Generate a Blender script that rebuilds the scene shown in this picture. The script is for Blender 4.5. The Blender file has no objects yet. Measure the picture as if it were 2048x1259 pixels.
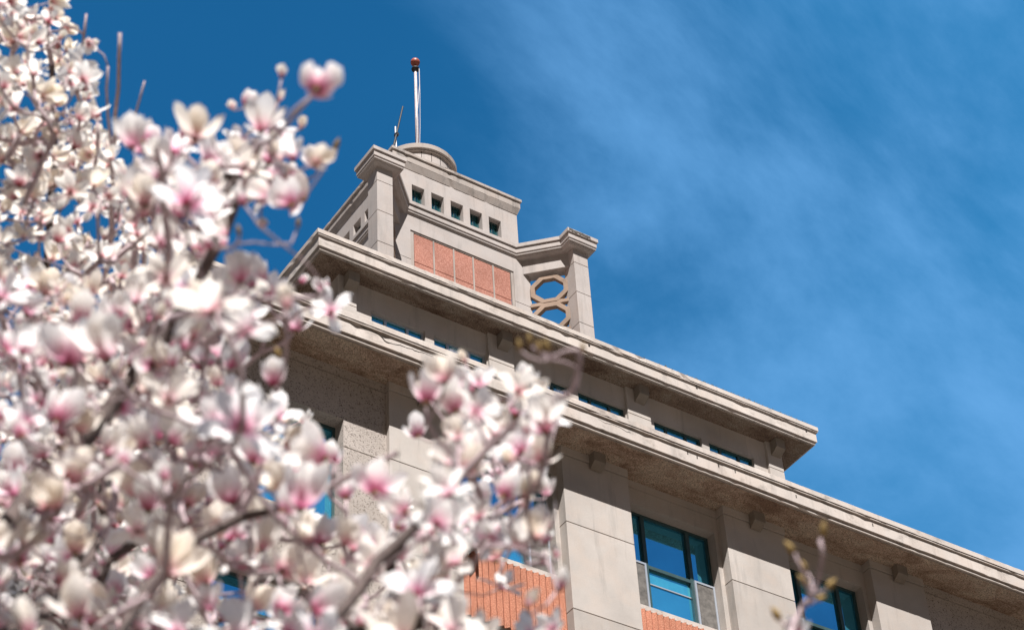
import bpy, math, random
import numpy as np
from math import radians, sin, cos, pi, sqrt, atan2
from mathutils import Vector, Matrix

sc = bpy.context.scene
COL = sc.collection

# ------------------------------------------------------------------ camera
FPX = 4343.7                       # focal length in pixels of the 2048 wide photograph
AZ, EL, RO = (radians(a) for a in (35.4655, 41.5038, -3.6024))
_f = np.array([sin(AZ) * cos(EL), cos(AZ) * cos(EL), sin(EL)])
_r = np.array([cos(AZ), -sin(AZ), 0.0])
_u = np.cross(_r, _f)
_r, _u = cos(RO) * _r + sin(RO) * _u, -sin(RO) * _r + cos(RO) * _u
cam_d = bpy.data.cameras.new('camera')
cam = bpy.data.objects.new('camera', cam_d)
COL.objects.link(cam)
cam.matrix_world = Matrix(((_r[0], _u[0], -_f[0], 0), (_r[1], _u[1], -_f[1], 0), (_r[2], _u[2], -_f[2], 0), (0, 0, 0, 1)))
cam_d.sensor_fit = 'HORIZONTAL'
cam_d.sensor_width = 36.0
cam_d.lens = FPX / 2048 * 36.0
cam_d.clip_start = 0.1
cam_d.clip_end = 6000
cam_d.dof.use_dof = True
cam_d.dof.focus_distance = 44.0
cam_d.dof.aperture_fstop = 4.2
sc.camera = cam

# ------------------------------------------------------------------ sky and sun
SUN = Vector((-0.46, -1.0, 1.57)).normalized()       # direction to the sun
SUN_EL = math.asin(SUN.z)
SUN_AZ = atan2(SUN.x, SUN.y)
w = bpy.data.worlds.new('World')
sc.world = w
w.use_nodes = True
nt = w.node_tree
nt.nodes.clear()
def wn(t, **k):
    n = nt.nodes.new(t)
    for a, b in k.items():
        setattr(n, a, b)
    return n
sky = wn('ShaderNodeTexSky', sky_type='NISHITA', sun_disc=False, sun_elevation=SUN_EL, sun_rotation=SUN_AZ,
         altitude=300.0, air_density=1.0, dust_density=0.25, ozone_density=3.0)
tc = wn('ShaderNodeTexCoord')
L = nt.links.new
def wnoise(loc, rot, scale, ns, detail, rough, dist):
    mp = wn('ShaderNodeMapping')
    mp.inputs['Location'].default_value = loc
    mp.inputs['Rotation'].default_value = rot
    mp.inputs['Scale'].default_value = scale
    n = wn('ShaderNodeTexNoise')
    n.inputs['Scale'].default_value = ns
    n.inputs['Detail'].default_value = detail
    n.inputs['Roughness'].default_value = rough
    n.inputs['Distortion'].default_value = dist
    L(tc.outputs['Generated'], mp.inputs['Vector'])
    L(mp.outputs['Vector'], n.inputs['Vector'])
    return n.outputs['Fac']
def wramp(fac, p0, p1, v1):
    r = wn('ShaderNodeMapRange', interpolation_type='SMOOTHSTEP')
    for i, v in ((1, p0), (2, p1), (3, 0.0), (4, v1)):
        r.inputs[i].default_value = v
    L(fac, r.inputs[0])
    return r.outputs[0]
def wmix(fac, a, b, mode='MIX'):
    m = wn('ShaderNodeMix', data_type='RGBA', blend_type=mode)
    for i, v in ((0, fac), (6, a), (7, b)):
        if hasattr(v, 'links'):
            L(v, m.inputs[i])
        else:
            m.inputs[i].default_value = v if not isinstance(v, tuple) else (*v, 1)
    return m.outputs[2]
sep = wn('ShaderNodeSeparateXYZ')
L(tc.outputs['Generated'], sep.inputs[0])
high = wramp(sep.outputs['Z'], 0.18, 0.5, 1.0)
deep = wmix(1.0, sky.outputs['Color'], (0.14, 0.84, 1.12), 'MULTIPLY')   # deep clear blue overhead
pale = wmix(1.0, sky.outputs['Color'], (0.10, 0.064, 0.043), 'MULTIPLY')    # low sky dimmed and warmed, to hold back fill on shaded walls
blue = wmix(high, pale, deep)
dotn = wn('ShaderNodeVectorMath', operation='DOT_PRODUCT')
L(tc.outputs['Generated'], dotn.inputs[0])
dotn.inputs[1].default_value = (0.78, -0.62, -0.10)      # thin veil thickening towards the south-east
soft = wn('ShaderNodeMath', operation='MULTIPLY_ADD')
L(wnoise((0.3, 0.1, 0.0), (0, 0, 0), (1, 1, 1), 2.6, 3, 0.5, 0.0), soft.inputs[0])
soft.inputs[1].default_value = 0.75
L(dotn.outputs['Value'], soft.inputs[2])
veil = wramp(soft.outputs[0], 0.06, 0.50, 1.0)
blue = wmix(veil, blue, (0.27, 1.95, 4.4))
wisp = wramp(wnoise((0.4, 0.2, 0.0), (0.35, 0.5, 0.4), (1.0, 1.7, 1.3), 3.0, 10, 0.60, 0.35), 0.41, 0.73, 0.58)
wl = wn('ShaderNodeMath', operation='MULTIPLY')
L(wisp, wl.inputs[0]); L(wramp(dotn.outputs['Value'], -0.20, -0.05, 1.25), wl.inputs[1])
blue = wmix(wl.outputs[0], blue, (1.5, 3.9, 7.4))
sund = wn('ShaderNodeMath', operation='MULTIPLY')
L(sep.outputs['Y'], sund.inputs[0]); sund.inputs[1].default_value = -1.0
blue = wmix(wramp(sund.outputs[0], -0.32, 0.0, 1.0), blue, pale)                # unseen sky behind the viewer dimmed and warmed to keep shade dark
sky_patch = wn('ShaderNodeVectorMath', operation='DOT_PRODUCT')
L(tc.outputs['Generated'], sky_patch.inputs[0])
sky_patch.inputs[1].default_value = (0.43, -0.61, 0.665)
blue = wmix(wramp(sky_patch.outputs['Value'], 0.85, 0.95, 1.0), blue, (0.9, 1.65, 3.1))     # blue patch added to the unseen sky for the windows to mirror
bg = wn('ShaderNodeBackground')
bg.inputs['Strength'].default_value = 0.072
out = wn('ShaderNodeOutputWorld')
L(blue, bg.inputs['Color'])
L(bg.outputs[0], out.inputs['Surface'])

sd = bpy.data.lights.new('sun', 'SUN')
sd.energy = 5.0
sd.angle = radians(0.5)
sd.color = (1.0, 0.962, 0.925)
so = bpy.data.objects.new('sun', sd)
COL.objects.link(so)
so.rotation_euler = (-SUN).to_track_quat('-Z', 'Y').to_euler()

sc.view_settings.view_transform = 'Standard'
sc.view_settings.look = 'None'
sc.view_settings.exposure = 0.78
sc.view_settings.gamma = 1.0
sc.view_settings.use_curve_mapping = False
sc.cycles.max_bounces = 10
sc.cycles.diffuse_bounces = 5
sc.cycles.glossy_bounces = 3
sc.cycles.transmission_bounces = 6
sc.cycles.caustics_reflective = False
sc.cycles.caustics_refractive = False

GROUND = -1.6

# ------------------------------------------------------------------ materials
def new_mat(name):
    m = bpy.data.materials.new(name)
    m.use_nodes = True
    t = m.node_tree
    b = t.nodes['Principled BSDF']
    return m, t, b
def node(t, ty, **k):
    n = t.nodes.new(ty)
    for a, b in k.items():
        if isinstance(a, str) and hasattr(n, a):
            setattr(n, a, b)
    return n
def noise(t, vec, scale, detail=4, rough=0.55, dist=0.0):
    n = node(t, 'ShaderNodeTexNoise')
    n.inputs['Scale'].default_value = scale
    n.inputs['Detail'].default_value = detail
    n.inputs['Roughness'].default_value = rough
    n.inputs['Distortion'].default_value = dist
    t.links.new(vec, n.inputs['Vector'])
    return n.outputs['Fac']
def ramp(t, fac, stops):
    r = node(t, 'ShaderNodeValToRGB')
    e = r.color_ramp.elements
    while len(e) < len(stops):
        e.new(0.5)
    for el, (p, c) in zip(e, stops):
        el.position = p
        el.color = (c[0], c[1], c[2], 1) if hasattr(c, '__len__') else (c, c, c, 1)
    t.links.new(fac, r.inputs['Fac'])
    return r.outputs['Color']
def mix(t, fac, a, b, mode='MIX'):
    m = node(t, 'ShaderNodeMix', data_type='RGBA', blend_type=mode)
    for i, v in ((0, fac), (6, a), (7, b)):
        if hasattr(v, 'is_linked') or hasattr(v, 'links'):
            t.links.new(v, m.inputs[i])
        elif hasattr(v, '__len__'):
            m.inputs[i].default_value = (v[0], v[1], v[2], 1)
        else:
            m.inputs[i].default_value = v
    return m.outputs[2]
def pos(t, scale=(1, 1, 1)):
    g = node(t, 'ShaderNodeNewGeometry')
    mpn = node(t, 'ShaderNodeMapping')
    mpn.inputs['Scale'].default_value = scale
    t.links.new(g.outputs['Position'], mpn.inputs['Vector'])
    return mpn.outputs['Vector']
def bump(t, b, h, strength, dist):
    n = node(t, 'ShaderNodeBump')
    n.inputs['Strength'].default_value = strength
    n.inputs['Distance'].default_value = dist
    t.links.new(h, n.inputs['Height'])
    t.links.new(n.outputs['Normal'], b.inputs['Normal'])

def stone(name, c, var=0.16, streak=0.25, stain=(0.16, 0.15, 0.14), grain=0.25, patch=0.0, coursed=False):
    m, t, b = new_mat(name)
    p = pos(t)
    big = noise(t, p, 0.9, 5, 0.6)
    col = ramp(t, big, [(0.3, [x * (1 - var) for x in c]), (0.55, c), (0.75, [min(1, x * (1 + var * 0.6)) for x in c])])
    warm = noise(t, p, 2.7, 4, 0.6)
    col = mix(t, ramp(t, warm, [(0.45, 0.0), (0.7, 0.35)]), col, (c[0] * 1.04, c[1] * 0.93, c[2] * 0.85))
    sxyz = node(t, 'ShaderNodeSeparateXYZ'); t.links.new(p, sxyz.inputs[0])
    fl = []
    for ax_, off, per in ((2, 22.695, 1.838), (0, 15.08, 1.81)):
        q1 = node(t, 'ShaderNodeMath', operation='SUBTRACT'); t.links.new(sxyz.outputs[ax_], q1.inputs[0]); q1.inputs[1].default_value = off
        q2 = node(t, 'ShaderNodeMath', operation='DIVIDE'); t.links.new(q1.outputs[0], q2.inputs[0]); q2.inputs[1].default_value = per
        q3 = node(t, 'ShaderNodeMath', operation='FLOOR'); t.links.new(q2.outputs[0], q3.inputs[0]); fl.append(q3.outputs[0])
    cmb = node(t, 'ShaderNodeCombineXYZ'); t.links.new(fl[0], cmb.inputs[0]); t.links.new(fl[1] if coursed else fl[0], cmb.inputs[1])
    wnz = node(t, 'ShaderNodeTexWhiteNoise', noise_dimensions='2D'); t.links.new(cmb.outputs[0], wnz.inputs['Vector'])
    col = mix(t, 1.0 if coursed else 0.0, col, ramp(t, wnz.outputs['Value'], [(0.0, (0.90, 0.89, 0.88)), (1.0, (1.05, 1.04, 1.03))]), 'MULTIPLY')
    ps = pos(t, (3.2, 3.2, 0.35))
    st = noise(t, ps, 1.3, 6, 0.65)
    col = mix(t, ramp(t, st, [(0.54, 0.0), (0.72, streak)]), col, stain)
    if patch:
        pt = noise(t, pos(t, (1.2, 1.2, 2.0)), 2.2, 6, 0.7)
        col = mix(t, ramp(t, pt, [(0.55, 0.0), (0.68, patch)]), col, (0.05, 0.045, 0.04))
    fine = noise(t, p, 55, 3, 0.7)
    col = mix(t, grain, col, ramp(t, fine, [(0.3, 0.55), (0.7, 1.25)]), 'MULTIPLY')
    t.links.new(col, b.inputs['Base Color'])
    b.inputs['Roughness'].default_value = 0.9
    b.inputs['Specular IOR Level'].default_value = 0.2
    hh = noise(t, p, 26, 5, 0.65)
    bump(t, b, hh, 0.25, 0.01)
    return m
M = {}
STONE = (0.495, 0.458, 0.428)
M['stone'] = stone('smooth_plaster', STONE, streak=0.38, coursed=True)
M['bracket'] = stone('shade_toned_bracket_plaster', (0.27, 0.235, 0.20), var=0.22, streak=0.5)  # base colour darkened for the deep shade under the cornices, plus dirt streaks
M['fascia'] = stone('cornice_plaster', (0.565, 0.51, 0.47), var=0.14, streak=0.35, patch=0.35)
M['tower'] = stone('tower_plaster', (0.455, 0.415, 0.395), var=0.15, streak=0.35)
M['tower_stained'] = stone('stained_plaster', (0.41, 0.365, 0.335), var=0.2, streak=0.7, stain=(0.10, 0.10, 0.10))
M['weathered'] = stone('weathered_plaster', (0.46, 0.40, 0.355), var=0.2, streak=0.5, patch=0.9)

M['weathered_dark'] = stone('crumbled_concrete', (0.10, 0.09, 0.08), var=0.4, streak=0.3, patch=0.8)
def soffit_mat(nm='rough_brown_render', dk=1.0):
    m, t, b = new_mat(nm)
    p = pos(t)
    big = noise(t, pos(t, (0.8, 1.8, 1)), 1.1, 6, 0.68, 0.8)
    col = ramp(t, big, [(0.34, (0.36, 0.245, 0.18)), (0.5, (0.66, 0.50, 0.39)), (0.62, (0.80, 0.67, 0.54)), (0.72, (0.64, 0.45, 0.34))])
    v = node(t, 'ShaderNodeTexVoronoi')
    v.inputs['Scale'].default_value = 21
    t.links.new(p, v.inputs['Vector'])
    fn = noise(t, p, 58, 4, 0.78)
    col = mix(t, ramp(t, fn, [(0.49, 0.0), (0.60, 0.9)]), col, (0.10, 0.06, 0.043))
    col = mix(t, 0.5, col, ramp(t, v.outputs['Distance'], [(0.05, 1.3), (0.55, 0.7)]), 'MULTIPLY')
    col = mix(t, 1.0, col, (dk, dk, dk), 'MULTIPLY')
    t.links.new(col, b.inputs['Base Color'])
    b.inputs['Roughness'].default_value = 1.0
    b.inputs['Specular IOR Level'].default_value = 0.05
    bump(t, b, fn, 0.9, 0.04)
    return m
M['soffit'] = soffit_mat()
M['soffit_dark'] = soffit_mat('darker_brown_render', 0.62)  # same render at a lower overall tone, for the upper soffit

def pebble_mat():
    m, t, b = new_mat('pebble_dash')
    p = pos(t)
    fn = noise(t, p, 36, 5, 0.75)
    col = ramp(t, noise(t, p, 0.8, 4, 0.6), [(0.3, (0.42, 0.37, 0.33)), (0.7, (0.56, 0.50, 0.46))])
    col = mix(t, ramp(t, fn, [(0.37, 1.0), (0.46, 0.0)]), col, (0.10, 0.078, 0.066))
    t.links.new(col, b.inputs['Base Color'])
    b.inputs['Roughness'].default_value = 1.0
    b.inputs['Specular IOR Level'].default_value = 0.05
    bump(t, b, fn, 0.8, 0.03)
    return m
M['pebble'] = pebble_mat()

def orange_mat(name, c, sp):
    m, t, b = new_mat(name)
    p = pos(t)
    col = ramp(t, noise(t, p, 1.1, 4, 0.6), [(0.35, [x * 0.82 for x in c]), (0.7, [x * 1.1 for x in c])])
    fn = noise(t, p, sp, 3, 0.8)
    col = mix(t, 1.0, col, ramp(t, fn, [(0.38, (0.72, 0.65, 0.62)), (0.5, (0.97, 0.95, 0.94)), (0.62, (1.22, 1.32, 1.38))]), 'MULTIPLY')
    t.links.new(col, b.inputs['Base Color'])
    b.inputs['Roughness'].default_value = 0.95
    b.inputs['Specular IOR Level'].default_value = 0.1
    bump(t, b, fn, 0.6, 0.015)
    return m
M['orange'] = orange_mat('terracotta_render', (0.45, 0.215, 0.165), 40)
M['orange_rib'] = orange_mat('ribbed_terracotta', (0.49, 0.22, 0.145), 46)
M['lattice'] = stone('aged_lattice_concrete', (0.33, 0.245, 0.19), var=0.35, streak=0.5, patch=0.4)

def plain(name, c, rough=0.5, metal=0.0, spec=0.5, nscale=0, var=0.2):
    m, t, b = new_mat(name)
    if nscale:
        col = ramp(t, noise(t, pos(t), nscale, 4, 0.65), [(0.3, [x * (1 - var) for x in c]), (0.7, [min(1, x * (1 + var)) for x in c])])
        t.links.new(col, b.inputs['Base Color'])
    else:
        b.inputs['Base Color'].default_value = (*c, 1)
    b.inputs['Roughness'].default_value = rough
    b.inputs['Metallic'].default_value = metal
    b.inputs['Specular IOR Level'].default_value = spec
    return m
M['frame'] = plain('dark_teal_frame', (0.035, 0.075, 0.08), 0.5, nscale=6)
M['frame_light'] = plain('pale_aluminium_frame', (0.42, 0.46, 0.52), 0.35, 0.3)
M['glass'] = plain('blue_teal_glass', (0.10, 0.58, 0.93), 0.03, 0.82, 0.5, nscale=0.8, var=0.12)
M['glass_dim'] = plain('darker_strip_glass', (0.06, 0.36, 0.50), 0.05, 0.8, 0.5, nscale=1.0, var=0.2)  # darker glass colour for the attic windows
M['glass_bright'] = plain('pale_blue_glass', (0.12, 0.66, 1.0), 0.05, 0.72, 0.5, nscale=2.5, var=0.2)
M['glass_dark'] = plain('dark_teal_glass', (0.02, 0.13, 0.15), 0.05, 0.8, 0.5, nscale=1.2, var=0.25)
M['screen'] = plain('dusty_mesh_screen', (0.13, 0.12, 0.11), 0.8, nscale=9, var=0.4)
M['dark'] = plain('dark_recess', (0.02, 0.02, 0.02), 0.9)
M['crack'] = plain('crack_shadow', (0.05, 0.042, 0.038), 1.0)
M['white'] = plain('white_enamel', (0.72, 0.73, 0.74), 0.4, nscale=5, var=0.08)
M['grille'] = plain('grey_grille', (0.22, 0.22, 0.22), 0.6)
M['iron'] = plain('dark_iron', (0.03, 0.03, 0.032), 0.6, 0.5)
M['pole'] = plain('peeling_white_paint', (0.50, 0.42, 0.41), 0.55, nscale=14, var=0.28)
M['ball'] = plain('rusty_red_ball', (0.32, 0.075, 0.045), 0.45, nscale=9, var=0.35)
M['rope'] = plain('pale_rope', (0.55, 0.55, 0.58), 0.9)
M['roof'] = plain('grey_roofing', (0.05, 0.047, 0.045), 0.95, nscale=3)
M['ground'] = plain('plaza_paving', (0.12, 0.10, 0.082), 0.9, nscale=0.6)

# ------------------------------------------------------------------ mesh helpers
class MB:
    def __init__(s):
        s.v, s.f, s.m = [], [], []
    def quad(s, a, b, c, d, mi=0):
        n = len(s.v)
        s.v += [a, b, c, d]
        s.f.append((n, n + 1, n + 2, n + 3)); s.m.append(mi)
    def poly(s, pts, mi=0):
        n = len(s.v)
        s.v += list(pts)
        s.f.append(tuple(range(n, n + len(pts)))); s.m.append(mi)
    def box(s, x0, x1, y0, y1, z0, z1, mi=0):
        P = [(x0, y0, z0), (x1, y0, z0), (x1, y1, z0), (x0, y1, z0), (x0, y0, z1), (x1, y0, z1), (x1, y1, z1), (x0, y1, z1)]
        n = len(s.v); s.v += P
        for q in ((0, 3, 2, 1), (4, 5, 6, 7), (0, 1, 5, 4), (1, 2, 6, 5), (2, 3, 7, 6), (3, 0, 4, 7)):
            s.f.append(tuple(n + i for i in q)); s.m.append(mi)
    def hexa(s, P, mi=0):           # P: 4 bottom points (ccw from above) then 4 top points
        n = len(s.v); s.v += [tuple(p) for p in P]
        for q in ((0, 3, 2, 1), (4, 5, 6, 7), (0, 1, 5, 4), (1, 2, 6, 5), (2, 3, 7, 6), (3, 0, 4, 7)):
            s.f.append(tuple(n + i for i in q)); s.m.append(mi)
    def prism(s, pts, a, b, mi=0):  # pts: list of 3d points (ccw seen from -direction a), extruded from offset a to b vectors
        A = [tuple(np.add(p, a)) for p in pts]; B = [tuple(np.add(p, b)) for p in pts]
        s.poly(A, mi); s.poly(B[::-1], mi)
        for i in range(len(pts)):
            j = (i + 1) % len(pts)
            s.quad(A[j], A[i], B[i], B[j], mi)
    def tube(s, pts, rad, sides=8, mi=0, cap=True, thin=None):
        pts = [np.array(p, float) for p in pts]
        if not hasattr(rad, '__len__'):
            rad = [rad] * len(pts)
        n0 = len(s.v)
        for i, p in enumerate(pts):
            d = pts[min(i + 1, len(pts) - 1)] - pts[max(i - 1, 0)]
            d = d / (np.linalg.norm(d) + 1e-9)
            a = np.cross(d, (0.13, 0.31, 0.94) if abs(d[2]) < 0.9 else (1, 0, 0)); a /= np.linalg.norm(a) + 1e-9
            b = np.cross(d, a)
            for k in range(sides):
                t = 2 * pi * k / sides
                s.v.append(tuple(p + rad[i] * (cos(t) * a + sin(t) * b)))
        for i in range(len(pts) - 1):
            for k in range(sides):
                k2 = (k + 1) % sides
                s.f.append((n0 + i * sides + k, n0 + i * sides + k2, n0 + (i + 1) * sides + k2, n0 + (i + 1) * sides + k)); s.m.append(mi if thin is None or rad[i] > thin else 1)
        if cap:
            s.f.append(tuple(n0 + k for k in range(sides))[::-1]); s.m.append(mi)
            s.f.append(tuple(n0 + (len(pts) - 1) * sides + k for k in range(sides))); s.m.append(mi)
    def lathe(s, cx, cy, prof, sides=32, mi=0):
        n0 = len(s.v)
        for r, z in prof:
            for k in range(sides):
                t = 2 * pi * k / sides
                s.v.append((cx + r * cos(t), cy + r * sin(t), z))
        for i in range(len(prof) - 1):
            for k in range(sides):
                k2 = (k + 1) % sides
                s.f.append((n0 + i * sides + k, n0 + i * sides + k2, n0 + (i + 1) * sides + k2, n0 + (i + 1) * sides + k)); s.m.append(mi)

def wpos(o):
    p = Vector((0, 0, 0))
    while o is not None:
        p += Vector(o.location); o = o.parent
    return p
def build(name, mb, mats, parent=None, smooth=False, bevel=0.0, recalc=True, label=None):
    if not isinstance(mats, (list, tuple)):
        mats = [mats]
    V = np.array(mb.v, float)
    lo, hi = V.min(0), V.max(0)
    o = np.array([(lo[0] + hi[0]) / 2, (lo[1] + hi[1]) / 2, lo[2]])
    me = bpy.data.meshes.new(name)
    me.from_pydata((V - o).tolist(), [], mb.f)
    for m in mats:
        me.materials.append(m)
    me.polygons.foreach_set('material_index', mb.m)
    if recalc:
        import bmesh
        bm = bmesh.new(); bm.from_mesh(me)
        bmesh.ops.remove_doubles(bm, verts=bm.verts, dist=1e-5)
        bmesh.ops.recalc_face_normals(bm, faces=bm.faces)
        bm.to_mesh(me); bm.free()
    if smooth:
        me.polygons.foreach_set('use_smooth', [True] * len(me.polygons))
    ob = bpy.data.objects.new(name, me)
    COL.objects.link(ob)
    ob.location = Vector(o) - (wpos(parent) if parent else Vector((0, 0, 0)))
    ob.parent = parent
    if bevel:
        bv = ob.modifiers.new('edge', 'BEVEL'); bv.width = bevel; bv.segments = 2; bv.limit_method = 'ANGLE'
    if label:
        ob['label'] = label
    return ob
def empty(name, loc, label, cat, group=None):
    o = bpy.data.objects.new(name, None)
    COL.objects.link(o); o.location = loc; o.empty_display_size = 0.5
    o['label'] = label; o['category'] = cat
    if group:
        o['group'] = group
    return o
def tag(o, label, cat, group=None):
    o['label'] = label; o['category'] = cat
    if group:
        o['group'] = group
    return o

def ring(mb, x0, x1, y0, y1, prof, mi=0, seed=1, step=0.13, chip=0.012):
    """profile [(out, z)] swept round the rectangle with mitred corners, arrises slightly worn and chipped"""
    rg = np.random.default_rng(seed)
    for side in range(4):
        n = max(2, int(((x1 - x0) if side % 2 == 0 else (y1 - y0)) / step))
        rows = []
        for (o, z) in prof:
            C = [(x0 - o, y0 - o), (x1 + o, y0 - o), (x1 + o, y1 + o), (x0 - o, y1 + o)]
            a, b = C[side], C[(side + 1) % 4]
            nx, ny = ((0, -1), (1, 0), (0, 1), (-1, 0))[side]
            w1 = np.convolve(rg.normal(0, 1, n + 9), np.ones(9) / 9, 'valid')[:n + 1] * 0.0035
            c = (rg.uniform(size=n + 1) < 0.16) * rg.exponential(chip, n + 1)
            row = []
            for k in range(n + 1):
                t = k / n; e = 0 if k in (0, n) else 1
                d = e * (0.5 * w1[k] - 0.6 * c[k])
                row.append((a[0] + (b[0] - a[0]) * t + nx * d, a[1] + (b[1] - a[1]) * t + ny * d, z + e * (w1[k] - (0.8 * c[k] if 1 < prof.index((o, z)) < 4 else 0))))
            rows.append(row)
        for r1, r2 in zip(rows[:-1], rows[1:]):
            for k in range(n):
                mb.quad(r1[k], r1[k + 1], r2[k + 1], r2[k], mi)
def offset_poly(P, d):
    n = len(P); R = []
    for i in range(n):
        a, b, c = np.array(P[i - 1]), np.array(P[i]), np.array(P[(i + 1) % n])
        e1 = (b - a) / np.linalg.norm(b - a); e2 = (c - b) / np.linalg.norm(c - b)
        n1 = np.array([e1[1], -e1[0]]); n2 = np.array([e2[1], -e2[0]])
        k = n1 + n2
        R.append(tuple(b + d * k / (1 + n1 @ n2)))
    return R
def poly_ring(mb, P, prof, mi=0):
    """P: ccw plan polygon; profile [(out, z)]"""
    for (o1, z1), (o2, z2) in zip(prof[:-1], prof[1:]):
        A = offset_poly(P, o1); B = offset_poly(P, o2)
        for i in range(len(P)):
            j = (i + 1) % len(P)
            mb.quad((*A[i], z1), (*A[j], z1), (*B[j], z2), (*B[i], z2), mi)

def wall_grid(mb, T, a0, a1, z0, z1, d0, openings=(), reveal=0.3, grooves=(), gw=0.018, gd=0.02, mi=0, back=None):
    """wall face with real openings and grooves; T maps (a, depth, z) to the world"""
    As = sorted({a0, a1, *[o[0] for o in openings], *[o[1] for o in openings]})
    Zs = {z0, z1, *[o[2] for o in openings], *[o[3] for o in openings]}
    gs = [(g - gw / 2, g + gw / 2) for g in grooves if z0 < g < z1]
    for g in gs:
        Zs |= set(g)
    As = [a for a in As if a0 <= a <= a1]
    Zs = sorted(z for z in Zs if z0 <= z <= z1)
    for i in range(len(As) - 1):
        for k in range(len(Zs) - 1):
            am, zm = (As[i] + As[i + 1]) / 2, (Zs[k] + Zs[k + 1]) / 2
            if any(o[0] < am < o[1] and o[2] < zm < o[3] for o in openings):
                continue
            gr = any(g[0] < zm < g[1] for g in gs)
            d = d0 + (gd if gr else 0)
            mb.quad(T(As[i], d, Zs[k]), T(As[i + 1], d, Zs[k]), T(As[i + 1], d, Zs[k + 1]), T(As[i], d, Zs[k + 1]), mi)
            if gr:
                for zz in (Zs[k], Zs[k + 1]):
                    mb.quad(T(As[i], d0, zz), T(As[i + 1], d0, zz), T(As[i + 1], d, zz), T(As[i], d, zz), mi)
    for (x0, x1, b, t) in openings:
        D = d0 + reveal
        mb.quad(T(x0, d0, b), T(x1, d0, b), T(x1, D, b), T(x0, D, b), mi)
        mb.quad(T(x0, d0, t), T(x1, d0, t), T(x1, D, t), T(x0, D, t), mi)
        mb.quad(T(x0, d0, b), T(x0, D, b), T(x0, D, t), T(x0, d0, t), mi)
        mb.quad(T(x1, d0, b), T(x1, D, b), T(x1, D, t), T(x1, d0, t), mi)
def front(a, d, z): return (a, d, z)

# ------------------------------------------------------------------ ground
g = MB(); g.quad((-900, -900, GROUND), (900, -900, GROUND), (900, 900, GROUND), (-900, 900, GROUND))
go = build('ground', g, M['ground'], recalc=False)
go['kind'] = 'structure'; go['label'] = 'pale paved ground in front of the building'

# ------------------------------------------------------------------ the building
BX0, BX1 = 11.095, 31.43          # main block
BY0, BY1 = 25.0, 42.1
CXC, CYC = 21.17, 33.55           # tower axis
bld = empty('concrete_building', (21.2, 25.0, GROUND), 'pale concrete building with stepped cornices and a square tower behind the blossom', 'building')

JOINTS = [22.695, 20.857, 19.02, 17.18, 15.34, 13.5, 11.66, 9.82, 7.98, 6.14, 4.3, 2.46, 0.62]
PIL = [(15.08, 16.49), (18.71, 20.19), (22.41, 23.895), (26.035, 27.43)]
SOF = 24.39
# pilasters: stacked plaster courses with open joints
for (a, b) in PIL:
    m = MB()
    zz = [24.205] + JOINTS + [GROUND]
    for k in range(len(zz) - 1):
        m.box(a, b, 25.0, 25.30, zz[k + 1] + 0.009, zz[k] - 0.009)
    m.box(a - 0.004, b + 0.004, 24.986, 25.30, 24.215, SOF + 0.03)
    m.box(a + 0.02, b - 0.02, 25.025, 25.28, GROUND, SOF)
    build('pilaster', m, M['stone'], bld, bevel=0.006)

# bay walls with the window openings
BAYS = [(16.49, 18.71), (20.19, 22.41), (23.895, 26.035)]
m = MB()
WIN_Z = [(21.60, 23.85), (17.90, 20.14)]
for (a, b) in BAYS:
    ops = [(a + 0.10, b - 0.10, z0, z1) for z0, z1 in WIN_Z]
    ops2 = [(a, b, 20.14, 21.49), (a, b, 16.4, 17.79)]
    wall_grid(m, front, a, b, 14.0, SOF + 0.03, 25.217, ops + [], reveal=0.30, grooves=[24.21], gd=0.012)
# the plain storeys below
for (a, b) in BAYS:
    wall_grid(m, front, a, b, GROUND, 14.0, 25.217, [(a + 0.1, b - 0.1, z, z + 2.2) for z in (10.5, 6.9, 3.2, -0.4)], reveal=0.3)
# side and back walls of the block
m.quad((BX0, 25.12, GROUND), (BX0, BY1, GROUND), (BX0, BY1, SOF + 0.03), (BX0, 25.12, SOF + 0.03))
m.quad((BX1, 25.12, GROUND), (BX1, BY1, GROUND), (BX1, BY1, SOF + 0.03), (BX1, 25.12, SOF + 0.03))
m.quad((BX0, BY1, GROUND), (BX1, BY1, GROUND), (BX1, BY1, SOF + 0.03), (BX0, BY1, SOF + 0.03))
build('wall', m, M['stone'], bld, recalc=False)

# rough pebble dashed end walls
ENDW = [(BX0, 15.08, (11.92, 14.234)), (27.43, BX1, (28.3, 30.6))]
for (a, b, (o0, o1)) in ENDW:
    m = MB()
    wall_grid(m, front, a, b, GROUND, SOF + 0.03, 25.10,
              [(o0, o1, z, z + 2.2) for z in (21.08, 17.49, 13.9, 10.3, 6.7, 3.1)], reveal=0.34, grooves=[24.19] + JOINTS, gw=0.02, gd=0.02)
    build('rough_wall', m, M['pebble'], bld, recalc=False, label='rough pebble dashed end wall with thin joint lines')

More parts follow.
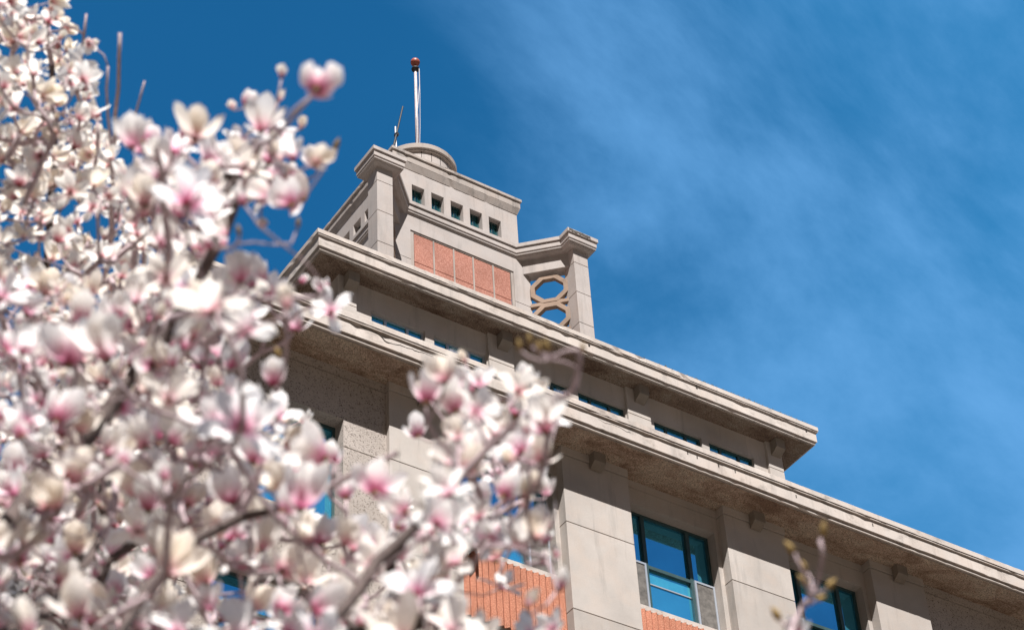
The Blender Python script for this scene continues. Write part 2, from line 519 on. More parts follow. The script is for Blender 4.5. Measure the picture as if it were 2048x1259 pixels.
# ---- big windows in the bays
def big_window(a, b, z0, z1, y, kind):
    """a-b opening, sill z0, head z1, frame plane y"""
    fr = MB()
    w_ = b - a
    m1, m2 = a + 0.235 * w_, a + 0.75 * w_
    zt = z0 + 0.485 * (z1 - z0)
    fr.box(a, b, y - 0.02, y + 0.05, z1 - 0.05, z1)
    fr.box(a, a + 0.05, y - 0.02, y + 0.05, z0, z1 - 0.05)
    fr.box(b - 0.05, b, y - 0.02, y + 0.05, z0, z1 - 0.05)
    for q in (m1, m2):
        fr.box(q - 0.04, q + 0.04, y - 0.03, y + 0.05, z0, z1 - 0.05)
    fr.box(m1 + 0.04, m2 - 0.04, y - 0.025, y + 0.05, zt - 0.035, zt + 0.035)
    fr.box(a + 0.05, m1 - 0.04, y - 0.02, y + 0.05, zt - 0.02, zt + 0.02)
    fr.box(m2 + 0.04, b - 0.05, y - 0.02, y + 0.05, zt - 0.02, zt + 0.02)
    fr.box(a + 0.05, b - 0.05, y - 0.02, y + 0.05, z0, z0 + 0.05)
    f = build('window_frame', fr, M['frame'], bld)
    def pane(x0, x1, p0, p1, mat, dy=0.03, nm='pane'):
        g_ = MB(); g_.box(x0, x1, y + dy, y + dy + 0.008, p0, p1)
        return build(nm, g_, mat, f)
    pane(a + 0.05, m1 - 0.04, zt + 0.02, z1 - 0.05, M['glass'])
    pane(m1 + 0.04, m2 - 0.04, zt + 0.035, z1 - 0.05, M['glass'])
    pane(m2 + 0.04, b - 0.05, zt + 0.02, z1 - 0.05, M['glass'])
    zc = z0 + 0.33 * (z1 - z0)
    if kind != 2:
        pane(m1 + 0.04, m2 - 0.04, z0 + 0.05, zc, M['glass'])
        pane(m1 + 0.04, m2 - 0.04, zc + 0.012, zt - 0.035, M['glass_bright'])
        s_ = MB(); s_.box(m1 + 0.04, m2 - 0.04, y + 0.012, y + 0.028, zc - 0.008, zc + 0.016)
        build('meeting_rail', s_, M['frame_light'], f)
    else:
        pane(m1 + 0.04, m2 - 0.04, z0 + 0.05, zt - 0.035, M['glass_dark'])
    for (x0, x1) in ((a + 0.01, m1 - 0.03), (m2 + 0.03, b - 0.01)):
        c = MB(); q0, q1 = z0 + 0.012, zt + 0.03
        c.box(x0, x1, y - 0.06, y - 0.032, q1 - 0.04, q1)
        c.box(x0, x1, y - 0.06, y - 0.032, q0, q0 + 0.04)
        c.box(x0, x0 + 0.04, y - 0.06, y - 0.032, q0 + 0.04, q1 - 0.04)
        c.box(x1 - 0.04, x1, y - 0.06, y - 0.032, q0 + 0.04, q1 - 0.04)
        build('casement', c, M['frame_light'], f)
        pane(x0 + 0.04, x1 - 0.04, q0 + 0.04, q1 - 0.04, M['screen'], dy=-0.048, nm='screen')
    return f
for i, (a, b) in enumerate(BAYS):
    for z0, z1 in WIN_Z:
        big_window(a + 0.10, b - 0.10, z0, z1, 25.45, i)
    for z0, z1 in WIN_Z:
        s = MB(); s.box(a, b, 25.19, 25.47, z0 - 0.115, z0 - 0.004)
        build('window_sill', s, M['fascia'], bld, bevel=0.006)
    for (z0, z1) in ((20.145, 21.48), (16.45, 17.78)):
        s = MB(); n = 17; p = (b - a) / n
        pts = []
        for k in range(n):
            pts += [(a + k * p, 25.202, 0), (a + (k + 0.5) * p, 25.135, 0)]
        pts += [(b, 25.202, 0), (b, 25.214, 0), (a, 25.214, 0)]
        s.prism(pts, (0, 0, z0), (0, 0, z1))
        build('spandrel_panel', s, M['orange_rib'], bld, label='orange ribbed panel below the window')
# end wall windows
for (a, b, (o0, o1)) in ENDW:
    for z in (21.08, 17.49):
        y = 25.40
        fr = MB(); z1 = z + 2.2; zt = z + 1.55
        fr.box(o0, o1, y - 0.02, y + 0.04, z1 - 0.06, z1); fr.box(o0, o1, y - 0.02, y + 0.04, z, z + 0.06)
        fr.box(o0, o0 + 0.05, y - 0.02, y + 0.04, z + 0.06, z1 - 0.06); fr.box(o1 - 0.05, o1, y - 0.02, y + 0.04, z + 0.06, z1 - 0.06)
        fr.box(o0 + 0.05, o1 - 0.05, y - 0.025, y + 0.04, zt - 0.03, zt + 0.03)
        f = build('window_frame', fr, M['frame'], bld)
        k3 = [o0 + 0.05, o0 + 0.6, o1 - 0.6, o1 - 0.05]
        for k in range(3):
            gq = MB(); gq.box(k3[k], k3[k + 1], y + 0.01, y + 0.018, z + 0.06, zt - 0.03); build('pane', gq, M['glass'], f)
        for k in (1, 2):
            c = MB(); c.box(k3[k] - 0.025, k3[k] + 0.025, y - 0.03, y + 0.005, z + 0.06, zt - 0.03); build('mullion', c, M['frame_light'], f)
        gq = MB(); gq.box(o0 + 0.05, o1 - 0.05, y + 0.01, y + 0.018, zt + 0.03, z1 - 0.06); build('pane', gq, M['glass'], f)
# black sheet standing in for unlit rooms behind the openings
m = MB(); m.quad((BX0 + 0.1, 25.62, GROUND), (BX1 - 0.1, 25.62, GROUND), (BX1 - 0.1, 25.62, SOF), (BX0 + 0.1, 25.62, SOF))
build('dark_backing', m, M['dark'], bld, recalc=False)

# ---- cornice profile, outward distance from the base rectangle and height
PROF = [(-0.12, 24.955), (0.69, 24.932), (0.71, 24.926), (0.72, 24.914), (0.72, 24.800), (0.685, 24.800), (0.685, 24.785), (0.706, 24.785), (0.706, 24.763),
        (0.655, 24.755), (0.650, 24.742), (0.672, 24.735), (0.672, 24.485), (0.668, 24.480), (0.615, 24.480), (0.615, 24.455), (0.632, 24.452), (0.637, 24.445), (0.637, 24.412), (0.632, 24.407),
        (0.605, 24.405), (0.605, 24.432), (0.575, 24.432), (0.575, 24.39)]
def rough_soffit(name, x0, x1, y0, y1, o_out, o_in, z, parent, seed):
    """rough rendered underside: front and two side strips with an uneven surface"""
    rng = np.random.default_rng(seed)
    m = MB()
    def strip(P, n, k):
        P = [np.array(p, float) for p in P]
        grid = []
        for i in range(n + 1):
            row = []
            for j in range(k + 1):
                s_, t_ = i / n, j / k
                q = (P[0] * (1 - s_) + P[1] * s_) * (1 - t_) + (P[3] * (1 - s_) + P[2] * s_) * t_
                h = -abs(rng.normal(0, 0.006)) if 0 < j < k and 0 < i < n else 0
                row.append((q[0], q[1], q[2] + h))
            grid.append(row)
        for i in range(n):
            for j in range(k):
                m.quad(grid[i][j], grid[i + 1][j], grid[i + 1][j + 1], grid[i][j + 1])
    a, c = o_out, o_in
    strip([(x0 - a, y0 - a, z), (x1 + a, y0 - a, z), (x1 + c, y0 - c, z), (x0 - c, y0 - c, z)], int((x1 - x0) / 0.07), 9)
    strip([(x0 - a, y1 + a, z), (x0 - a, y0 - a, z), (x0 - c, y0 - c, z), (x0 - c, y1 + c, z)], 120, 8)
    strip([(x1 + a, y0 - a, z), (x1 + a, y1 + a, z), (x1 + c, y1 + c, z), (x1 + c, y0 - c, z)], 120, 8)
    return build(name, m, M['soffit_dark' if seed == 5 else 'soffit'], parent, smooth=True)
m = MB(); ring(m, BX0, BX1, BY0, BY1, PROF)
corn = build('main_cornice', m, M['fascia'], bld)
rough_soffit('soffit', BX0, BX1, BY0, BY1, 0.576, -0.33, SOF, corn, 3)
m = MB(); m.quad((BX0 + .1, BY0 + 0.1, 24.953), (BX1 - .1, BY0 + 0.1, 24.953), (BX1 - .1, BY1 - 0.1, 24.953), (BX0 + .1, BY1 - 0.1, 24.953))
build('flat_roof', m, M['roof'], bld, recalc=False)

# crack along the main fascia, from the photograph
def fascia_pt(px, py, y):
    d = _f + (px - 1024) / FPX * _r - (py - 629.5) / FPX * _u
    return d * (y / d[1])
def crack(name, pts, y, width, parent):
    m = MB(); rng = random.Random(7)
    P = []
    for (p, q) in zip(pts[:-1], pts[1:]):
        for k in range(4):
            t = k / 4
            P.append(fascia_pt(p[0] + (q[0] - p[0]) * t + rng.uniform(-.8, .8), p[1] + (q[1] - p[1]) * t + rng.uniform(-.8, .8), y))
    P.append(fascia_pt(*pts[-1], y))
    for i in range(len(P) - 1):
        w0 = width * (0.35 + 0.65 * sin(pi * i / len(P)) ** 0.5) * rng.uniform(.6, 1.3)
        w1 = width * (0.35 + 0.65 * sin(pi * (i + 1) / len(P)) ** 0.5)
        a, b = P[i], P[i + 1]
        m.hexa([(a[0], y - .002, a[2] - w0 / 2), (b[0], y - .002, b[2] - w1 / 2), (b[0], y + .004, b[2] - w1 / 2), (a[0], y + .004, a[2] - w0 / 2),
                (a[0], y - .002, a[2] + w0 / 2), (b[0], y - .002, b[2] + w1 / 2), (b[0], y + .004, b[2] + w1 / 2), (a[0], y + .004, a[2] + w0 / 2)])
    build(name, m, M['crack'], parent)
crack('crack', [(714, 648), (740, 660), (755, 666), (770, 681), (785, 688), (800, 690), (820, 697), (838, 703), (850, 706), (866, 712)], 25 - 0.672, 0.018, corn)
crack('crack', [(1196, 838), (1212, 846), (1228, 849), (1250, 861), (1262, 865)], 25 - 0.672, 0.010, corn)

for (px, py) in ((1375, 903), (1394, 911.5), (1437, 927), (1470, 940), (1100, 787), (1592, 990), (1745, 1047)):
    p = fascia_pt(px, py, 25 - 0.672)
    m = MB(); m.box(p[0] - 0.012, p[0] + 0.012, p[1] - 0.002, p[1] + 0.01, p[2] - 0.06, p[2] + 0.015)
    build('crack', m, M['crack'], corn)
# ---- brackets under the cornices
def bracket(xc, w_, yf, yw, zt, zf, zw, parent):
    m = MB(); a, b = xc - w_ / 2, xc + w_ / 2
    m.hexa([(a, yf, zf), (b, yf, zf), (b, yw, zw), (a, yw, zw), (a, yf, zt), (b, yf, zt), (b, yw, zt), (a, yw, zt)])
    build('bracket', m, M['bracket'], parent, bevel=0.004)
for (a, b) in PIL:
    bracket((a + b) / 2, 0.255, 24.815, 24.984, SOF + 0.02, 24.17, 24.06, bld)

# ---- attic storey
AX0, AX1 = 15.64, 26.86
AY = 27.80
APIL = [(15.64, 16.05), (19.17, 19.78), (22.65, 23.25), (26.45, 26.86)]
ATOP = 29.446
AW = [(16.43, 17.68), (17.89, 19.15), (19.95, 21.19), (21.42, 22.63), (23.38, 24.65), (24.85, 26.08)]
m = MB()
wall_grid(m, front, AX0, AX1, 24.9, ATOP + 0.03, AY + 0.07, [(a, b, 27.85, 28.87) for a, b in AW], reveal=0.22)
for x in (AX0, AX1):
    m.quad((x, AY + 0.07, 24.9), (x, 39.3, 24.9), (x, 39.3, ATOP + 0.03), (x, AY + 0.07, ATOP + 0.03))
m.quad((AX0, 39.3, 24.9), (AX1, 39.3, 24.9), (AX1, 39.3, ATOP), (AX0, 39.3, ATOP))
build('attic_wall', m, M['stone'], bld, recalc=False)
for (a, b) in APIL:
    m = MB()
    m.box(a, b, AY, AY + 0.12, 28.735, ATOP + 0.03); m.box(a, b, AY, AY + 0.12, 26.9, 28.717); m.box(a, b, AY, AY + 0.12, 24.9, 26.882)
    m.box(a + .015, b - .015, AY + 0.02, AY + 0.10, 24.9, ATOP)
    build('attic_pilaster', m, M['stone'], bld, bevel=0.005)
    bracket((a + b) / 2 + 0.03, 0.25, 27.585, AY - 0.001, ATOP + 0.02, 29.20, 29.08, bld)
for i, (a, b) in enumerate(AW):
    y = AY + 0.14
    fm = M['frame_light'] if i < 2 else M['frame']
    fr = MB(); z0, z1 = 27.85, 28.87
    fr.box(a, b, y, y + 0.06, z1 - 0.045, z1); fr.box(a, b, y, y + 0.06, z0, z0 + 0.05)
    fr.box(a, a + 0.045, y, y + 0.06, z0 + 0.05, z1 - 0.045); fr.box(b - 0.045, b, y, y + 0.06, z0 + 0.05, z1 - 0.045)
    q = [a + 0.045, a + (b - a) * 0.29, a + (b - a) * 0.70, b - 0.045]
    for k in (1, 2):
        fr.box(q[k] - 0.03, q[k] + 0.03, y + 0.003, y + 0.055, z0 + 0.05, z1 - 0.045)
    f = build('attic_window', fr, fm, bld)
    for k in range(3):
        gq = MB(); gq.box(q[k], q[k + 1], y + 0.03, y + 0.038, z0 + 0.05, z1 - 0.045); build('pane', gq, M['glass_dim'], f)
UX0, UX1, UY0, UY1 = 14.88 + 0.72, 27.62 - 0.72, 28.02, 39.1
UP = [(o, 29.945 - (24.926 - z) * 0.93) for o, z in PROF]
m = MB(); ring(m, UX0, UX1, UY0, UY1, UP, seed=6)
ucorn = build('upper_cornice', m, M['fascia'], bld)
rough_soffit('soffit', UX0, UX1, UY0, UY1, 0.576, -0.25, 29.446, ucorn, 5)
m = MB(); m.quad((UX0 + .1, UY0 + 0.1, 29.970), (UX1 - .1, UY0 + 0.1, 29.970), (UX1 - .1, UY1 - 0.1, 29.970), (UX0 + .1, UY1 - 0.1, 29.970))
build('flat_roof', m, M['roof'], bld, recalc=False)
for (px, py) in ((1393, 774), (1178, 690), (1612, 861)):
    p = fascia_pt(px, py, 27.35)
    m = MB(); m.box(p[0] - 0.022, p[0] + 0.022, p[1] - 0.012, p[1] + 0.03, p[2] - 0.03, p[2] + 0.035)
    build('drain_hole', m, M['crack'], ucorn)
# dry weeds rooted along the top edge
rw = random.Random(4); wd_ = MB()
for k in range(150):
    x = rw.choice([rw.uniform(22.6, 27.4), rw.uniform(24.2, 26.6)]); h = rw.uniform(0.012, 0.05); y = rw.uniform(27.303, 27.33)
    dx = rw.uniform(-.02, .02)
    wd_.hexa([(x - .004, y, 29.935), (x + .004, y, 29.935), (x + .004, y + .008, 29.935), (x - .004, y + .008, 29.935),
              (x + dx - .002, y, 29.945 + h), (x + dx + .002, y, 29.945 + h), (x + dx + .002, y + .004, 29.945 + h), (x + dx - .002, y + .004, 29.945 + h)])
wo = build('dry_weeds', wd_, plain('dry_weed', (0.10, 0.085, 0.04), 0.9, nscale=20), recalc=False)
wo['kind'] = 'stuff'; wo['label'] = 'tiny dry weeds along the top edge of the upper cornice'; wo['category'] = 'weeds'

# ------------------------------------------------------------------ the tower
twr = MB()
def loc(k):
    """local (a, d, z) -> world, face k: 0 front, 1 right, 2 back, 3 left; a runs to the right seen from outside, d is distance from the axis"""
    def T(a, d, z):
        u_, v_ = a, -d
        for _ in range(k):
            u_, v_ = -v_, u_
        return (CXC + u_, CYC + v_, z)
    return T
WD, VD = 1.95, 1.79
MIDZ = 36.26
def depth(T): return lambda a, d, z: T(a, -d, z)
for k in range(4):
    T = depth(loc(k))
    rec = [(-1.46, 1.47, 33.0, 35.80)]
    wall_grid(twr, T, -WD, WD, 29.9, MIDZ + 0.2, -WD, rec, reveal=0.05, grooves=[34.835, 33.87], gw=0.02, gd=0.02)
tower = build('tower', twr, M['tower'], bld, recalc=False)
m = MB()
for k in range(4):
    T = depth(loc(k))
    ops = [(-1.112 + 0.556 * i - 0.19 + 0.01, -1.112 + 0.556 * i + 0.18, 36.93, 37.54) for i in range(5)]
    wall_grid(m, T, -VD, VD, MIDZ + 0.2, 38.05, -VD, ops, reveal=0.21)
build('upper_wall', m, M['tower'], tower, recalc=False)
for k in (0, 3):
    T = depth(loc(k))
    for i in range(5):
        a, b = -1.112 + 0.556 * i - 0.18, -1.112 + 0.556 * i + 0.18
        fr = MB()
        def bx(mb, a0, a1, d0, d1, z0, z1):
            mb.hexa([T(a0, d0, z0), T(a1, d0, z0), T(a1, d1, z0), T(a0, d1, z0), T(a0, d0, z1), T(a1, d0, z1), T(a1, d1, z1), T(a0, d1, z1)])
        y = -VD + 0.15
        bx(fr, a, b, y, y + 0.04, 37.50, 37.54); bx(fr, a, b, y, y + 0.04, 36.93, 36.97)
        bx(fr, a, a + 0.035, y, y + 0.04, 36.97, 37.50); bx(fr, b - 0.035, b, y, y + 0.04, 36.97, 37.50)
        bx(fr, (a + b) / 2 - 0.012, (a + b) / 2 + 0.012, y + 0.004, y + 0.036, 36.97, 37.50)
        bx(fr, a + 0.035, b - 0.035, y + 0.022, y + 0.030, 36.97, 37.50)
        fr.m[-6:] = [1] * 6
        build('tower_window', fr, [M['frame'], M['glass_dark']], tower)
# orange panels in their stone frame
for k in (0, 3):
    T = depth(loc(k))
    m = MB(); fr = MB()
    e = [-1.36, -0.80, -0.235, 0.315, 0.885, 1.40]
    for i in range(5):
        for (z0, z1) in ((33.1, 34.825), (34.85, 35.745)):
            a0, a1 = e[i] + 0.022, e[i + 1] - 0.022
            d = -WD + 0.035
            m.hexa([T(a0, d, z0), T(a1, d, z0), T(a1, d + 0.04, z0), T(a0, d + 0.04, z0), T(a0, d, z1), T(a1, d, z1), T(a1, d + 0.04, z1), T(a0, d + 0.04, z1)])
    build('orange_panel', m, M['orange'], tower, label='speckled orange panels in a stone frame')
    d = -WD + 0.022
    def fb(a0, a1, z0, z1, dd=0.0):
        fr.hexa([T(a0, d + dd, z0), T(a1, d + dd, z0), T(a1, -WD + 0.06, z0), T(a0, -WD + 0.06, z0), T(a0, d + dd, z1), T(a1, d + dd, z1), T(a1, -WD + 0.06, z1), T(a0, -WD + 0.06, z1)])
    fb(-1.459, -1.36, 33.0, 35.799); fb(1.40, 1.469, 33.0, 35.799); fb(-1.36, 1.40, 35.757, 35.799)
    for i in range(1, 5):
        fb(e[i] - 0.02, e[i] + 0.02, 33.0, 35.757, 0.003)
    build('panel_frame', fr, M['tower_stained'], tower)
# corner posts
for k in range(4):
    T = loc(k)
    m = MB()
    zz = [MIDZ + 0.02, 35.81, 34.85, 33.87, 32.9, 31.9, 30.9, 29.9]
    for i in range(len(zz) - 1):
        P = []
        for z in (zz[i + 1] + 0.009, zz[i] - 0.009):
            P += [T(2.555, 2.975, z), T(2.975, 2.975, z), T(2.975, 2.555, z), T(2.555, 2.555, z)]
        m.hexa(P)
    P = []
    for z in (29.9, MIDZ):
        P += [T(2.57, 2.96, z), T(2.96, 2.96, z), T(2.96, 2.57, z), T(2.57, 2.57, z)]
    m.hexa(P)
    build('corner_post', m, M['tower'], tower, bevel=0.006)
    # diagonal beam between the post and the wall
    m = MB(); h = 0.106
    P = []
    for z in (35.825, MIDZ + 0.02):
        P += [T(1.85 - h, 1.85 + h, z), T(2.70 - h, 2.70 + h, z), T(2.70 + h, 2.70 - h, z), T(1.85 + h, 1.85 - h, z)]
    m.hexa(P)
    build('beam', m, M['tower'], tower, bevel=0.012)
    # pierced octagon screen below the beam
    m = MB()
    def S(s_, z, off):                  # along the diagonal, height, offset across it
        a = 1.95 + s_ / sqrt(2); c = off / sqrt(2)
        return T(a - c, a + c, z)
    def octo(cz, rw, rh, cut):
        return [(0.46 - rw, cz - rh + cut), (0.46 - rw, cz + rh - cut), (0.46 - rw + cut, cz + rh), (0.46 + rw - cut, cz + rh),
                (0.46 + rw, cz + rh - cut), (0.46 + rw, cz - rh + cut), (0.46 + rw - cut, cz - rh), (0.46 - rw + cut, cz - rh)]
    for q, cz in enumerate((35.30, 34.395, 33.49)):
        O, I = octo(cz, 0.465, 0.425, 0.265), octo(cz, 0.353, 0.322, 0.215)
        hh = 0.065 + 0.004 * (q % 2)
        for i in range(8):
            j = (i + 1) % 8
            m.quad(S(*O[i], hh), S(*O[j], hh), S(*I[j], hh), S(*I[i], hh)); m.quad(S(*O[i], -hh), S(*O[j], -hh), S(*I[j], -hh), S(*I[i], -hh))
            m.quad(S(*I[i], hh), S(*I[j], hh), S(*I[j], -hh), S(*I[i], -hh)); m.quad(S(*O[i], hh), S(*O[j], hh), S(*O[j], -hh), S(*O[i], -hh))
    for cz in (34.8475, 33.9425):
        for (s0, s1) in ((-0.02, 0.30), (0.62, 0.94)):
            P = [S(s0, cz - 0.05, 0.06), S(s1, cz - 0.05, 0.06), S(s1, cz - 0.05, -0.06), S(s0, cz - 0.05, -0.06),
                 S(s0, cz + 0.05, 0.06), S(s1, cz + 0.05, 0.06), S(s1, cz + 0.05, -0.06), S(s0, cz + 0.05, -0.06)]
            m.hexa(P)
        P = [S(0.17, cz - 0.06, 0.055), S(0.75, cz - 0.06, 0.055), S(0.75, cz - 0.06, -0.055), S(0.17, cz - 0.06, -0.055),
             S(0.17, cz + 0.06, 0.055), S(0.75, cz + 0.06, 0.055), S(0.75, cz + 0.06, -0.055), S(0.17, cz + 0.06, -0.055)]
        m.hexa(P)
    build('lattice_screen', m, M['lattice'], tower)
# mid cornice: runs along the walls, out along the beams and round the posts
corner = [(1.526, 2.05), (2.29, 2.814), (2.29, 3.19), (3.19, 3.19), (3.19, 2.29), (2.814, 2.29), (2.05, 1.526)]
PL = []
for k in range(4):
    T = loc(k)
    PL += [T(a, d, 0)[:2] for a, d in corner]
MP = [(-0.9, 36.70), (-0.012, 36.685), (0.0, 36.672), (0.0, 36.565), (-0.05, 36.56), (-0.055, 36.535), (-0.034, 36.525), (-0.034, 36.405), (-0.055, 36.40), (-0.06, 36.365), (-0.05, 36.36), (-0.05, 36.335),
      (-0.075, 36.33), (-0.10, 36.285), (-0.13, 36.262)]
m = MB(); poly_ring(m, PL, MP[1:])
A = offset_poly(PL, -0.012)
m.poly([(*p, 36.685) for p in A])
In = offset_poly(PL, -0.13)
m.poly([(*p, 36.262) for p in In][::-1])
build('mid_cornice', m, M['tower'], tower)
# crumbling dark edge on the right front cap
rw = random.Random(8); m = MB(); yb = CYC - 3.19
xs = [CXC + 2.33 + 0.045 * k for k in range(15)]
lo = [36.573 + rw.uniform(-.01, .035) for _ in xs]; hi = [36.668 - abs(rw.gauss(0, .022)) for _ in xs]
for k in range(14):
    if lo[k] < hi[k] - .02:
        m.hexa([(xs[k], yb - .006, lo[k]), (xs[k + 1], yb - .006, lo[k + 1]), (xs[k + 1], yb + .01, lo[k + 1]), (xs[k], yb + .01, lo[k]),
                (xs[k], yb - .003, hi[k]), (xs[k + 1], yb - .003, hi[k + 1]), (xs[k + 1], yb + .01, hi[k + 1]), (xs[k], yb + .01, hi[k])])
build('crumbled_edge', m, M['weathered_dark'], tower)
# top cornice and parapet
TP = [(-1.0, 38.52), (0.095, 38.505), (0.11, 38.495), (0.11, 38.415), (0.06, 38.41), (0.055, 38.375), (0.075, 38.365), (0.075, 38.20), (0.07, 38.19), (0.012, 38.005), (-0.02, 38.0)]
m = MB(); x0, x1, y0, y1 = CXC - VD, CXC + VD, CYC - VD, CYC + VD
ring(m, x0, x1, y0, y1, TP[1:], seed=4, step=0.09)
m.quad((x0 - .095, y0 - .095, 38.505), (x1 + .095, y0 - .095, 38.505), (x1 + .095, y1 + .095, 38.505), (x0 - .095, y1 + .095, 38.505))
build('top_cornice', m, M['tower_stained'], tower)
# round drum
m = MB()
m.lathe(CXC, CYC, [(0.93, 38.4), (0.93, 40.02)], 72)
for k in range(22):
    t = 2 * pi * k / 22
    c, s_ = cos(t), sin(t)
    a, b = (-s_, c), (c, s_)
    P = []
    for z in (38.4, 40.0):
        for (aa, bb) in ((-.007, 0.934), (.007, 0.934), (.007, 0.92), (-.007, 0.92)):
            P.append((CXC + a[0] * aa + b[0] * bb, CYC + a[1] * aa + b[1] * bb, z))
    m.hexa(P, 1)
build('drum', m, [M['tower'], M['crack']], tower, smooth=False)
m = MB(); m.lathe(CXC, CYC, [(0.90, 39.99), (0.985, 39.99), (0.985, 40.04), (1.03, 40.05), (1.035, 40.19), (1.02, 40.21), (0.0, 40.23)], 72)
build('drum_rim', m, M['tower_stained'], tower)

# ------------------------------------------------------------------ things on the roof and wall
fp = empty('flagpole', (CXC, 33.5, 40.22), 'white flagpole with a rusty red ball on top of the tower drum', 'flagpole')
m = MB(); m.tube([(CXC, 33.5, 40.2), (CXC, 33.5, 42.0), (CXC, 33.5, 44.2)], [0.054, 0.046, 0.036], 14); build('pole', m, M['pole'], fp, smooth=True)
m = MB(); prof = [(max(0.001, 0.13 * sin(pi * k / 16)), 44.37 - 0.125 * cos(pi * k / 16)) for k in range(17)]
m.lathe(CXC, 33.5, prof, 24); build('ball', m, M['ball'], fp, smooth=True)
m = MB(); m.lathe(CXC, 33.5, [(0.04, 44.05), (0.105, 44.07), (0.11, 44.10), (0.10, 44.13), (0.045, 44.16)], 20); build('collar', m, M['iron'], fp, smooth=True)
m = MB(); m.tube([(CXC + 0.07, 33.42, 44.08), (CXC + 0.055, 33.40, 43.4), (CXC - 0.06, 33.37, 42.2), (CXC - 0.22, 33.2, 40.3)], 0.011, 6)
m.tube([(CXC + 0.09, 33.44, 44.08), (CXC + 0.075, 33.42, 43.2), (CXC + 0.05, 33.42, 41.8), (CXC - 0.02, 33.4, 40.3)], 0.008, 6)
build('halyard', m, M['rope'], fp)
an = empty('antenna', (19.6, 32.0, 38.5), 'thin roof antenna with a slanting dark rod on a white mast', 'antenna')
m = MB(); m.tube([(19.61, 32, 38.5), (19.585, 32, 39.62)], 0.02, 8); build('mast', m, M['white'], an)
m = MB(); m.tube([(19.44, 31.95, 38.55), (19.60, 31.95, 39.4), (19.785, 31.95, 40.42)], [0.026, 0.024, 0.022], 8); m.box(19.56, 19.64, 31.92, 32.03, 39.28, 39.36); build('rod', m, M['iron'], an)

ac = empty('air_conditioner', (16.28, 24.8, 21.68), 'white air conditioner unit mounted on the wall between pilaster and window', 'air conditioner')
m = MB(); m.box(15.87, 16.70, 24.70, 24.97, 21.72, 22.30); build('casing', m, M['white'], ac, bevel=0.015)
m = MB()
for k in range(13):
    z = 21.79 + k * 0.036
    m.box(15.92, 16.46, 24.690, 24.698, z, z + 0.010)
for k in range(14):
    x = 15.92 + k * 0.041
    m.box(x, x + 0.007, 24.684, 24.690, 21.78, 22.24)
build('grille', m, M['grille'], ac)
m = MB()
for k in range(8):
    z = 21.80 + k * 0.055
    m.box(15.862, 15.869, 24.74, 24.94, z, z + 0.03)
build('side_louvre', m, M['grille'], ac)
m = MB()
for x in (15.98, 16.45):
    m.box(x, x + 0.04, 24.68, 24.999, 21.675, 21.715); m.box(x, x + 0.04, 24.955, 24.999, 21.35, 21.675)
build('mounting_bracket', m, M['iron'], ac)
m = MB(); m.tube([(16.68, 24.95, 21.75), (16.73, 25.05, 21.5), (16.70, 25.12, 21.35), (16.76, 25.17, 21.9), (16.8, 25.3, 22.3)], 0.012, 6); build('hose', m, M['iron'], ac)

# ------------------------------------------------------------------ magnolia trees
def ray_pt(px, py, dist):
    d = _f + (px - 1024) / FPX * _r - (py - 629.5) / FPX * _u
    return d / np.linalg.norm(d) * dist

def petal_mat(name, base, low, mid, tip, cream):
    m, t, b = new_mat(name)
    uv = node(t, 'ShaderNodeUVMap')
    sp = node(t, 'ShaderNodeSeparateXYZ'); t.links.new(uv.outputs['UV'], sp.inputs[0])
    rnd = node(t, 'ShaderNodeAttribute'); rnd.attribute_name = 'hue'
    oi = node(t, 'ShaderNodeObjectInfo')
    ad = node(t, 'ShaderNodeMath', operation='ADD'); t.links.new(rnd.outputs['Fac'], ad.inputs[0]); t.links.new(oi.outputs['Random'], ad.inputs[1])
    fr = node(t, 'ShaderNodeMath', operation='FRACT'); t.links.new(ad.outputs[0], fr.inputs[0])
    # the pink runs further up some flowers than others
    sh = node(t, 'ShaderNodeMath', operation='MULTIPLY_ADD'); t.links.new(fr.outputs[0], sh.inputs[0]); sh.inputs[1].default_value = 0.26
    vv = node(t, 'ShaderNodeMath', operation='SUBTRACT'); t.links.new(sp.outputs[1], vv.inputs[0]); vv.inputs[1].default_value = 0.16
    t.links.new(vv.outputs[0], sh.inputs[2])
    nz = noise(t, pos(t), 60, 3, 0.6)
    wv = node(t, 'ShaderNodeMath', operation='MULTIPLY_ADD'); t.links.new(nz, wv.inputs[0]); wv.inputs[1].default_value = 0.16; t.links.new(sh.outputs[0], wv.inputs[2])
    col = ramp(t, wv.outputs[0], [(0.04, base), (0.17, low), (0.35, mid), (0.55, tip), (1.0, tip)])
    col = mix(t, ramp(t, fr.outputs[0], [(0.45, 0.0), (0.9, 0.75)]), col, cream, 'MULTIPLY')
    wilt = noise(t, pos(t), 24, 4, 0.7)
    col = mix(t, ramp(t, wilt, [(0.62, 0.0), (0.72, 0.55)]), col, (0.45, 0.27, 0.15))
    t.links.new(col, b.inputs['Base Color'])
    b.inputs['Roughness'].default_value = 0.6
    b.inputs['Specular IOR Level'].default_value = 0.25
    tr = node(t, 'ShaderNodeBsdfTranslucent')
    t.links.new(col, tr.inputs['Color'])
    mx = node(t, 'ShaderNodeMixShader'); mx.inputs[0].default_value = 0.68
    t.links.new(b.outputs[0], mx.inputs[1]); t.links.new(tr.outputs[0], mx.inputs[2])
    t.links.new(mx.outputs[0], t.nodes['Material Output'].inputs['Surface'])
    return m
M['petal'] = petal_mat('white_pink_petal', (0.70, 0.20, 0.36), (0.91, 0.54, 0.68), (0.95, 0.80, 0.84), (0.96, 0.945, 0.93), (1.0, 0.94, 0.85))
M['petal_cream'] = petal_mat('cream_petal', (0.42, 0.10, 0.13), (0.86, 0.50, 0.55), (0.95, 0.85, 0.82), (0.96, 0.935, 0.89), (1.0, 0.955, 0.88))
